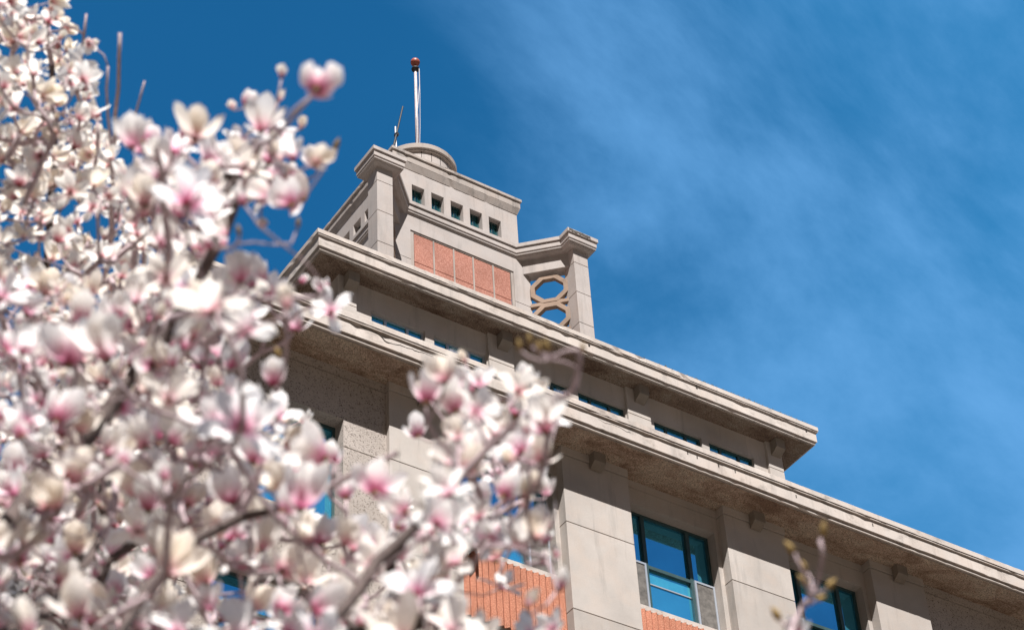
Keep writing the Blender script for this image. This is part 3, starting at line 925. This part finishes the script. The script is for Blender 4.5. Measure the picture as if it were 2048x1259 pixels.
M['calyx'] = plain('brown_bud_scale', (0.20, 0.115, 0.05), 0.9, nscale=70, var=0.4)
M['fuzzy'] = plain('furry_yellow_bud', (0.36, 0.25, 0.10), 0.95, nscale=80, var=0.35)
M['bark'] = plain('grey_magnolia_bark', (0.10, 0.074, 0.068), 0.9, nscale=30, var=0.35)
M['twig'] = plain('pale_lilac_twig', (0.46, 0.36, 0.38), 0.8, nscale=40, var=0.3)

def blossom_geo(kind, rng, nu=5, nv=8):
    """unit blossom, base at the origin, axis +z; returns verts, faces, v along the petal"""
    if kind == 'b':   whorls = [(3, 6, -16, 0.40, 0.95), (3, 14, -24, 0.44, 1.0)]
    elif kind == 'g': whorls = [(3, 10, -10, 0.40, 0.96), (3, 22, -8, 0.42, 1.0), (3, 34, 4, 0.42, 0.97)]
    elif kind == 'o': whorls = [(3, 14, -4, 0.38, 0.92), (3, 36, 12, 0.40, 1.0), (3, 52, 34, 0.40, 1.0)]
    else:             whorls = [(3, 20, 10, 0.36, 0.9), (3, 48, 55, 0.38, 1.0), (3, 66, 105, 0.38, 1.0)]
    V, F, UV = [], [], []
    a0 = rng.uniform(0, 2 * pi)
    for wi, (n, p0, p1, wd, ln) in enumerate(whorls):
        for k in range(n):
            az = a0 + 2 * pi * k / n + wi * 1.05 + rng.normal(0, 0.16)
            f0 = radians(p0 + rng.normal(0, 5)); f1 = radians(p1 + rng.normal(0, 6 if kind in 'bg' else 22))
            L_ = ln * rng.uniform(0.9, 1.06); W = wd * rng.uniform(0.85, 1.12)
            if kind == 'b':
                W *= 1.0
            cup = {'b': 0.75, 'g': 0.55, 'o': 0.35, 'w': 0.22}[kind]
            tw = rng.normal(0, 0.18); wave = rng.uniform(0, 6.3); wa = {'b': .0, 'g': .012, 'o': .03, 'w': .055}[kind]
            x, z = 0.035, 0.0
            n0 = len(V)
            for j in range(nv + 1):
                v = j / nv
                ph = f0 + (f1 - f0) * v ** 1.3
                if kind in 'bg':
                    ph = f0 * 1.9 * (1 - v) ** 1.2 + f1 * 1.5 * v ** 1.1
                if j:
                    x += sin(ph) * L_ / nv; z += cos(ph) * L_ / nv
                wv = W * (0.30 + 0.70 * min(1.0, v / 0.6) ** 0.85) * (max(0.0, 1 - max(0.0, (v - 0.6) / 0.4) ** 2.2)) ** 0.5
                wv = max(wv, 0.015)
                for i in range(nu + 1):
                    u_ = 2 * i / nu - 1
                    s_ = u_ * wv * 0.62
                    inn = cup * wv * u_ * u_ * 0.55 * (1 - 0.3 * v)
                    rr = x - inn * cos(ph) + wa * sin(5 * v + wave + 2.2 * u_) * v
                    zz = z + inn * sin(ph) * 0.8 + wa * cos(4 * v + wave + 3 * u_) * v
                    yy = s_ + tw * v * 0.12
                    if rr < 0.012:
                        rr = 0.012
                    V.append((rr * cos(az) - yy * sin(az), rr * sin(az) + yy * cos(az), zz)); UV.append(((u_ + 1) / 2, v))
            for j in range(nv):
                for i in range(nu):
                    q = n0 + j * (nu + 1) + i
                    F.append((q, q + 1, q + nu + 2, q + nu + 1))
    return np.array(V), F, np.array(UV)
def calyx_geo(n=7, r=0.075, l=0.17):
    V, F = [], []
    prof = [(0.018, -0.10), (0.035, -0.05), (r, 0.0), (r * 1.05, l * 0.45), (r * 0.75, l * 0.8), (0.01, l)]
    for rr, z in prof:
        for k in range(n):
            V.append((rr * cos(2 * pi * k / n), rr * sin(2 * pi * k / n), z))
    for j in range(len(prof) - 1):
        for k in range(n):
            k2 = (k + 1) % n
            F.append((j * n + k, j * n + k2, (j + 1) * n + k2, (j + 1) * n + k))
    return np.array(V), F
def bud_geo(n=9):
    V, F = [], []
    prof = [(0.06, 0.0), (0.16, 0.1), (0.235, 0.3), (0.23, 0.48), (0.16, 0.72), (0.07, 0.9), (0.012, 1.0)]
    for i, (rr, z) in enumerate(prof):
        for k in range(n):
            q = rr * (1 + 0.10 * sin(3 * k + i))
            V.append((q * cos(2 * pi * k / n) + 0.06 * z * z, q * sin(2 * pi * k / n), z))
    for j in range(len(prof) - 1):
        for k in range(n):
            k2 = (k + 1) % n
            F.append((j * n + k, j * n + k2, (j + 1) * n + k2, (j + 1) * n + k))
    return np.array(V), F
def fast_mesh(name, V, F, mat, uv=None, hue=None):
    me = bpy.data.meshes.new(name)
    me.from_pydata(np.asarray(V).tolist(), [], F)
    me.materials.append(mat)
    me.polygons.foreach_set('use_smooth', [True] * len(me.polygons))
    if uv is not None:
        l = me.uv_layers.new(name='UVMap')
        idx = np.empty(len(me.loops), int); me.loops.foreach_get('vertex_index', idx)
        l.data.foreach_set('uv', np.asarray(uv)[idx].ravel().astype(np.float32))
        a = me.attributes.new('hue', 'FLOAT', 'POINT')
        h = np.zeros(len(V), np.float32) if hue is None else np.asarray(hue, np.float32)
        a.data.foreach_set('value', h)
    return me
def axis_matrix(ax, roll):
    ax = Vector(ax).normalized()
    q = Vector((0, 0, 1)).rotation_difference(ax)
    return (q.to_matrix() @ Matrix.Rotation(roll, 3, 'Z'))

def make_tree(name, label, base, fork, limbs, flowers, buds, petal, seed, r_leaf, n_single=100, r_cap=0.013):
    """limbs: polylines of world points with radii; flowers: (pos, axis, size, kind); buds: (pos, axis, size)"""
    rng = np.random.default_rng(seed)
    root = empty(name, tuple(base), label, 'tree', 'flowering magnolia trees')
    P, par, lid = [], [], []
    def add(p, a, l):
        P.append(np.array(p, float)); par.append(a); lid.append(l); return len(P) - 1
    def smooth_path(pts, step):
        pts = [np.array(p, float) for p in pts]; out_ = []
        for i in range(len(pts) - 1):
            p0, p1, p2, p3 = pts[max(i - 1, 0)], pts[i], pts[i + 1], pts[min(i + 2, len(pts) - 1)]
            n = max(2, int(np.linalg.norm(p2 - p1) / step))
            for k in range(n):
                t = k / n
                out_.append(0.5 * ((2 * p1) + (-p0 + p2) * t + (2 * p0 - 5 * p1 + 4 * p2 - p3) * t * t + (-p0 + 3 * p1 - 3 * p2 + p3) * t ** 3))
        out_.append(pts[-1]); return out_
    trunk = [add(p, -1 if i == 0 else i - 1, 0) for i, p in enumerate(smooth_path([base - np.array([0, 0, .1]), base * 0.6 + fork * 0.4 + np.array([.04, -.05, 0]), fork], 0.15))]
    chains = [(trunk, 0)]
    minr = {i: 0.085 for i in trunk}
    for li, (pts, r0, r1, start) in enumerate(limbs):
        a = trunk[-1] if start is None else int(np.argmin([np.linalg.norm(p - np.array(pts[0])) + (9 if lid[i] == 0 and start else 0) for i, p in enumerate(P)]))
        pp = smooth_path([P[a]] + list(pts), 0.09)
        ch = [a]
        for k, p in enumerate(pp[1:]):
            ch.append(add(p + rng.normal(0, 0.004, 3), ch[-1], li + 1)); minr[ch[-1]] = r0 + (r1 - r0) * (k / len(pp)) ** 0.8
        chains.append((ch, li + 1))
    tips = [(np.array(f[0]), np.array(f[1]), 0) for f in flowers] + [(np.array(b_[0]), np.array(b_[1]), 1) for b_ in buds]
    todo = list(range(len(tips)))
    T = np.array([t[0] for t in tips])
    A = np.array(P); start_n = len(trunk)
    best = np.full(len(tips), 1e9); bi = np.zeros(len(tips), int)
    def score(q, nodes):
        d = T[q][None] - nodes if False else (T[q] - nodes)
        L_ = np.linalg.norm(d, axis=1)
        return L_ * (1 + 0.55 * (d[:, 2] < 0.25 * L_)) + 0.02
    for q in todo:
        sc_ = score(q, A[start_n:]); k = int(np.argmin(sc_)); best[q] = sc_[k]; bi[q] = k + start_n
    while todo:
        q = min(todo, key=lambda i: best[i]); todo.remove(q)
        a = bi[q]; p0 = P[a]; p3, ax, _ = tips[q]
        L_ = np.linalg.norm(p3 - p0)
        g = P[a] - P[par[a]] if par[a] >= 0 else np.array([0, 0, 1.])
        g = g / (np.linalg.norm(g) + 1e-9)
        c1 = p0 + (0.35 * L_) * (0.6 * g + 0.4 * (p3 - p0) / (L_ + 1e-9)); c2 = p3 - ax * min(0.4 * L_, 0.12)
        n = max(3, int(L_ / 0.045)); ch = [a]; new0 = len(P)
        for k in range(1, n + 1):
            t = k / n
            p = (1 - t) ** 3 * p0 + 3 * t * (1 - t) ** 2 * c1 + 3 * t * t * (1 - t) * c2 + t ** 3 * p3
            if k < n:
                p = p + rng.normal(0, 0.0025, 3)
            ch.append(add(p, ch[-1], lid[a] if lid[a] else 1))
        chains.append((ch, lid[ch[-1]]))
        nn = np.array(P[new0:-1]) if len(P) - 1 > new0 else np.zeros((0, 3))
        if len(nn):
            for z in todo:
                sc_ = score(z, nn); k = int(np.argmin(sc_))
                if sc_[k] < best[z]:
                    best[z] = sc_[k]; bi[z] = new0 + k
    cnt = np.zeros(len(P))
    for ch, _ in chains:
        cnt[ch[-1]] += 1
    for i in range(len(P) - 1, -1, -1):
        if par[i] >= 0:
            cnt[par[i]] += cnt[i]
    R = np.array([max(r_leaf * (0.8 + 0.42 * (cnt[i] - 1) ** 0.5), minr.get(i, 0)) for i in range(len(P))])
    lid_a = np.array(lid)
    R = np.where(lid_a == 0, np.minimum(R, 0.10), np.minimum(R, np.where(lid_a == 1, 0.024, r_cap)))
    groups = {}
    for ch, l in chains:
        groups.setdefault(l, []).append(ch)
    for l, chs in sorted(groups.items()):
        mb = MB()
        for ch in chs:
            rr = [R[i] for i in ch]
            if len(ch) > 1:
                rr[0] = min(rr[0], rr[1] * 1.15)
            mb.tube([P[i] for i in ch], rr, 9 if rr[len(rr) // 2] > 0.02 else 6, thin=0.012)
        build('trunk' if l == 0 else 'limb', mb, [M['bark'], M['twig']], root, smooth=True, recalc=False)
    # blossoms: the largest are parts of their own, the rest one mesh
    var = {}
    def variant(kind):
        k = (kind, int(rng.integers(0, 5)))
        if k not in var:
            r2 = np.random.default_rng(seed * 100 + hash(k[0]) % 97 * 0 + ord(k[0]) * 7 + k[1])
            V, F, UV = blossom_geo(k[0], r2)
            var[k] = (fast_mesh('blossom', V, F, petal, UV), V, F, UV)
        return var[k]
    cV, cF = calyx_geo(); cm = fast_mesh('calyx', cV, cF, M['calyx'])
    order = sorted(range(len(flowers)), key=lambda i: -flowers[i][2] / np.linalg.norm(flowers[i][0]))
    BV, BF, BU, BH, n = [], [], [], [], 0
    CV, CF, cn = [], [], 0
    for rank, i in enumerate(order):
        p, ax, size, kind = flowers[i]
        me, V, F, UV = variant(kind)
        Rm = axis_matrix(ax, rng.uniform(0, 6.28))
        if rank < n_single:
            o = bpy.data.objects.new('blossom', me); COL.objects.link(o)
            o.parent = root
            o.matrix_local = Matrix.LocRotScale(Vector(p) - root.location, Rm, Vector((size,) * 3))
            c = bpy.data.objects.new('calyx', cm); COL.objects.link(c); c.parent = o
        else:
            Rn = np.array(Rm)
            BV.append(V @ Rn.T * size + p); BF += [tuple(x + n for x in f) for f in F]; BU.append(UV); BH.append(np.full(len(V), rng.uniform())); n += len(V)
            CV.append(cV @ Rn.T * size + p); CF += [tuple(x + cn for x in f) for f in cF]; cn += len(cV)
    for nm, VV, FF, mt, uu, hh in (('blossoms', BV, BF, petal, BU, BH), ('calyxes', CV, CF, M['calyx'], None, None)):
        if VV:
            me = fast_mesh(nm, np.concatenate(VV) - np.array(root.location), FF, mt, None if uu is None else np.concatenate(uu), None if hh is None else np.concatenate(hh))
            o = bpy.data.objects.new(nm, me); COL.objects.link(o); o.parent = root; o['kind'] = 'stuff'
    bV, bF = bud_geo(); bm_ = fast_mesh('leaf_bud', bV, bF, M['fuzzy'])
    for p, ax, size in buds[:100]:
        o = bpy.data.objects.new('leaf_bud', bm_); COL.objects.link(o); o.parent = root
        o.matrix_local = Matrix.LocRotScale(Vector(p) - root.location, axis_matrix(ax, rng.uniform(0, 6.28)), Vector((size,) * 3))
    return root

rng = np.random.default_rng(11)
def up_axis(spread):
    a = np.array([rng.normal(0, spread), rng.normal(0, spread), 1.0]); return a / np.linalg.norm(a)
def inside(x, y, poly):
    c = False
    for i in range(len(poly)):
        (x1, y1), (x2, y2) = poly[i - 1], poly[i]
        if (y1 > y) != (y2 > y) and x < (x2 - x1) * (y - y1) / (y2 - y1) + x1:
            c = not c
    return c
NEAR = """632 128 112 g;563 137 42 b;465 201 38 b;490 190 50 g;522 222 95 o;548 240 70 w;557 187 36 b;601 240 40 b;480 258 60 w;
292 268 88 g;345 268 88 w;372 350 130 w;432 352 90 w;290 330 66 g;300 357 40 b;637 308 60 g;609 365 76 o;560 335 66 g;503 335 64 g;490 387 54 b;430 403 76 g;
386 410 74 o;345 445 90 w;530 312 54 g;585 338 54 g;520 370 60 w;545 295 50 b;425 560 140 w;402 580 62 b;482 522 84 w;522 540 76 g;470 565 66 g;537 565 66 o;577 582 80 b;
590 628 76 o;662 588 80 w;652 562 44 g;600 548 38 b;497 615 110 w;531 657 40 b;340 592 54 b;330 515 95 w;312 565 70 g;215 665 124 g;137 678 116 g;40 645 70 g;
470 705 76 g;376 665 84 g;402 705 70 o;350 655 64 g;112 795 108 g;46 835 84 b;240 886 86 b;276 845 76 g;482 795 140 w;438 806 108 w;552 795 90 w;392 775 66 g;
302 775 64 g;330 815 76 o;200 805 66 g;172 935 80 g;86 885 70 o;272 946 108 g;602 966 118 g;652 868 108 o;750 936 108 o;692 966 64 g;836 842 66 g;852 756 108 o;
912 780 96 g;932 708 40 b;1045 744 66 g;967 803 56 w;1000 803 46 b;1088 815 108 o;1042 856 108 w;952 876 96 g;902 936 116 w;1060 936 76 g;1050 975 54 b;1092 970 46 g;
872 995 118 w;942 1016 88 w;992 1086 78 g;1040 1036 70 o;1096 1064 40 b;1081 1108 46 b;1121 1154 56 b;1002 1146 70 w;872 1105 66 g;832 1136 118 w;760 1066 64 g;
702 1045 70 o;642 1056 70 g;562 1096 106 o;482 1106 86 g;412 1126 96 g;332 1096 118 g;232 1086 76 g;162 1186 108 g;62 1226 96 b;272 1226 86 g;352 1216 108 w;
482 1216 140 w;622 1230 130 w;802 1220 140 w;902 1210 118 w;1062 1236 88 w;1592 1250 66 o;20 960 90 g;30 1090 90 o;110 1100 80 g;100 1010 70 w;360 1000 80 g;450 960 90 o;
520 900 80 w;390 890 90 g;330 930 70 b;560 1180 90 o;700 1180 90 w;960 1240 100 w;420 640 80 o;260 580 70 g;180 560 66 o;90 560 66 g;700 1110 60 g;520 1020 70 g;600 905 90 g;645 935 80 o;572 870 74 g;668 900 60 g;625 1060 80 g"""
near_fl = []
for row in NEAR.replace('\n', '').split(';'):
    x, y, h, k = row.split(); x, y, h = float(x), float(y), float(h)
    d = float(np.clip((0.115 if k != 'b' else 0.06) * FPX / h * rng.uniform(0.92, 1.12), 4.1, 6.3))
    if x > 1500:
        d = 4.6
    size = h * d / FPX * {'b': 0.95, 'g': 0.92, 'o': 0.82, 'w': 0.70}[k]
    ax = up_axis(0.28 if k in 'bg' else 0.45)
    p = ray_pt(x, y + 0.45 * h, d)
    near_fl.append((p, ax, size, k))
NP = [(0, 560), (250, 600), (420, 520), (560, 590), (540, 700), (560, 830), (600, 1000), (700, 1080), (860, 1020), (860, 880), (1090, 830), (1090, 960), (1030, 1060), (930, 1080), (930, 1290), (-40, 1290), (-40, 560)]
while len(near_fl) < 520:
    x, y = rng.uniform(-40, 1110), rng.uniform(540, 1290)
    if not inside(x, y, NP) or (x > 560 and rng.uniform() < 0.55):
        continue
    k = rng.choice(list('bbbgggoow')); d = rng.uniform(4.8, 7.2)
    size = {'b': 0.055, 'g': 0.09, 'o': 0.082, 'w': 0.075}[k] * rng.uniform(0.75, 1.1)
    near_fl.append((ray_pt(x, y, d), up_axis(0.4), size, k))
NP2 = [(260, 250), (360, 250), (470, 330), (500, 300), (640, 330), (640, 390), (560, 420), (480, 500), (300, 520), (250, 420)]
n0 = len(near_fl)
while len(near_fl) < n0 + 58:
    x, y = rng.uniform(250, 650), rng.uniform(250, 520)
    if inside(x, y, NP2):
        k = rng.choice(list('bgggoow')); d = rng.uniform(4.9, 6.4)
        near_fl.append((ray_pt(x, y, d), up_axis(0.4), {'b': 0.055, 'g': 0.09, 'o': 0.085, 'w': 0.08}[k] * rng.uniform(0.8, 1.1), k))
NP3 = [(815, 745), (870, 720), (960, 770), (1050, 760), (1150, 790), (1120, 900), (1105, 990), (1130, 1150), (1100, 1290), (560, 1290), (560, 1010), (690, 1050), (790, 1040), (870, 960), (860, 850)]
n0 = len(near_fl)
while len(near_fl) < n0 + 72:
    x, y = rng.uniform(560, 1150), rng.uniform(720, 1290)
    if inside(x, y, NP3) and not (940 < x < 1130 and 1130 < y and rng.uniform() < 0.8) and not (860 < x < 970 and 960 < y < 1060):
        k = rng.choice(list('bbgggoow')); d = rng.uniform(4.5, 6.0)
        near_fl.append((ray_pt(x, y, d), up_axis(0.4), {'b': 0.05, 'g': 0.085, 'o': 0.08, 'w': 0.075}[k] * rng.uniform(0.75, 1.1), k))
BUDS = "1060 690 1055 650;1098 702 1090 680;1164 708 1166 690;422 262 428 250;596 455 596 440;1588 1105 1576 1088;1612 1142 1604 1122;1646 1072 1648 1052;1618 1172 1604 1156;1652 1178 1664 1166;1632 1200 1650 1190;1560 1240 1552 1225;1080 705 1076 690;668 300 674 288;1040 700 1036 676;480 470 476 455;120 960 112 940;560 715 552 700"
near_bd = []
for row in BUDS.split(';'):
    x0, y0, x1, y1 = map(float, row.split())
    d = rng.uniform(4.45, 4.75) if x0 > 760 else rng.uniform(4.95, 5.25)
    a, b = ray_pt(x0, y0, d), ray_pt(x1, y1, d)
    ax = (b - a) / np.linalg.norm(b - a)
    near_bd.append((a, ax, 0.029 * rng.uniform(0.85, 1.25)))
nb = np.array([1.45, 2.55, GROUND]); nf = np.array([1.50, 2.75, 0.7])
near_limbs = [
    ([ray_pt(-160, 1420, 4.3), ray_pt(20, 1040, 5.0), ray_pt(140, 925, 5.25), ray_pt(270, 745, 5.5), ray_pt(345, 640, 5.6), ray_pt(420, 520, 5.5), ray_pt(470, 400, 5.4), ray_pt(520, 290, 5.2)], 0.036, 0.005, None),
    ([ray_pt(230, 1420, 4.3), ray_pt(390, 1085, 4.9), ray_pt(555, 1018, 5.0), ray_pt(680, 960, 5.0), ray_pt(800, 900, 4.9)], 0.024, 0.006, None),
    ([ray_pt(600, 1400, 4.2), ray_pt(690, 1220, 4.5), ray_pt(800, 1080, 4.7), ray_pt(920, 960, 4.8), ray_pt(1020, 860, 4.8), ray_pt(1110, 800, 4.7), ray_pt(1150, 762, 4.6), ray_pt(1164, 712, 4.55)], 0.018, 0.0036, None),
    ([ray_pt(1500, 1500, 4.0), ray_pt(1570, 1300, 4.5), ray_pt(1612, 1210, 4.6), ray_pt(1640, 1150, 4.6), ray_pt(1646, 1075, 4.6)], 0.010, 0.0040, None),
    ([ray_pt(0, 1400, 4.6), ray_pt(120, 1200, 5.4), ray_pt(230, 1000, 5.8), ray_pt(200, 820, 6.0), ray_pt(120, 690, 6.1)], 0.03, 0.008, None),
    ([ray_pt(270, 745, 5.5), ray_pt(330, 560, 5.3), ray_pt(330, 420, 5.1), ray_pt(318, 300, 5.0)], 0.012, 0.006, True),
    ([ray_pt(345, 640, 5.6), ray_pt(470, 600, 5.2), ray_pt(600, 600, 4.9), ray_pt(650, 590, 4.8)], 0.010, 0.005, True),
    ([ray_pt(520, 290, 5.2), ray_pt(560, 260, 5.0), ray_pt(600, 215, 4.8), ray_pt(625, 175, 4.6)], 0.0065, 0.004, True),
]
make_tree('magnolia_tree', 'nearest magnolia with large blurred white and pink blossoms across the lower left', nb, nf, near_limbs, near_fl, near_bd, M['petal'], 5, 0.0034)

FP = [(-40, -40), (95, -40), (130, 50), (175, 110), (185, 270), (250, 340), (310, 440), (420, 520), (360, 640), (330, 900), (-40, 900)]
FP2 = [(-40, 880), (420, 600), (560, 800), (900, 1060), (900, 1290), (-40, 1290)]
far_fl = []
def far_add(x, y, d=None, k=None):
    k = k or rng.choice(list('bgoooww')); d = d or rng.uniform(7.6, 10.0)
    far_fl.append((ray_pt(x, y, d), up_axis(0.5), {'b': 0.06, 'g': 0.09, 'o': 0.082, 'w': 0.075}[k] * rng.uniform(0.75, 1.1), k))
for x, y in ((178, 85), (165, 180), (170, 208), (160, 240), (198, 235), (214, 305), (180, 310), (245, 375), (235, 395), (255, 440), (300, 430), (285, 470), (130, 60), (100, 20), (60, 40), (150, 130), (140, 150)):
    far_add(x, y)
while len(far_fl) < 470:
    x, y = rng.uniform(-40, 430), rng.uniform(-40, 900)
    if inside(x, y, FP):
        far_add(x, y)
while len(far_fl) < 660:
    x, y = rng.uniform(-40, 900), rng.uniform(600, 1290)
    if inside(x, y, FP2) and (x < 420 or rng.uniform() < 0.35):
        far_add(x, y)
fb = np.array([3.3, 7.0, GROUND]); ff = np.array([3.2, 6.9, 0.3])
far_limbs = [
    ([ray_pt(150, 1450, 8.2), ray_pt(100, 1150, 8.6), ray_pt(60, 850, 9.0), ray_pt(95, 500, 9.2), ray_pt(110, 250, 9.2), ray_pt(90, 40, 9.1)], 0.055, 0.010, None),
    ([ray_pt(280, 1400, 8.0), ray_pt(190, 1100, 8.4), ray_pt(200, 800, 8.6), ray_pt(215, 560, 8.6), ray_pt(224, 380, 8.5), ray_pt(232, 230, 8.4), ray_pt(241, 68, 8.4)], 0.04, 0.0058, None),
    ([ray_pt(420, 1450, 8.3), ray_pt(400, 1150, 8.8), ray_pt(340, 900, 9.2), ray_pt(300, 700, 9.3), ray_pt(290, 540, 9.3), ray_pt(296, 400, 9.3)], 0.04, 0.007, None),
    ([ray_pt(600, 1450, 8.4), ray_pt(640, 1280, 8.8), ray_pt(700, 1190, 9.2), ray_pt(800, 1120, 9.6)], 0.03, 0.007, None),
    ([ray_pt(228, 330, 8.5), ray_pt(214, 240, 8.5), ray_pt(216, 132, 8.5)], 0.0058, 0.0044, True),
    ([ray_pt(236, 275, 8.45), ray_pt(262, 240, 8.4), ray_pt(291, 162, 8.4)], 0.0050, 0.0036, True),
    ([ray_pt(150, 320, 9.1), ray_pt(158, 180, 9.0), ray_pt(172, 28, 9.0)], 0.0058, 0.0044, True),
    ([ray_pt(190, 380, 8.8), ray_pt(192, 310, 8.7), ray_pt(199, 245, 8.7)], 0.0058, 0.0044, True),
    ([ray_pt(60, 850, 9.0), ray_pt(0, 600, 8.6), ray_pt(-30, 350, 8.3), ray_pt(10, 150, 8.2)], 0.02, 0.007, True),
]
make_tree('magnolia_tree', 'farther taller magnolia of small cream blossoms rising up the left edge against the sky', fb, ff, far_limbs, far_fl, [], M['petal_cream'], 9, 0.0036, r_cap=0.011)
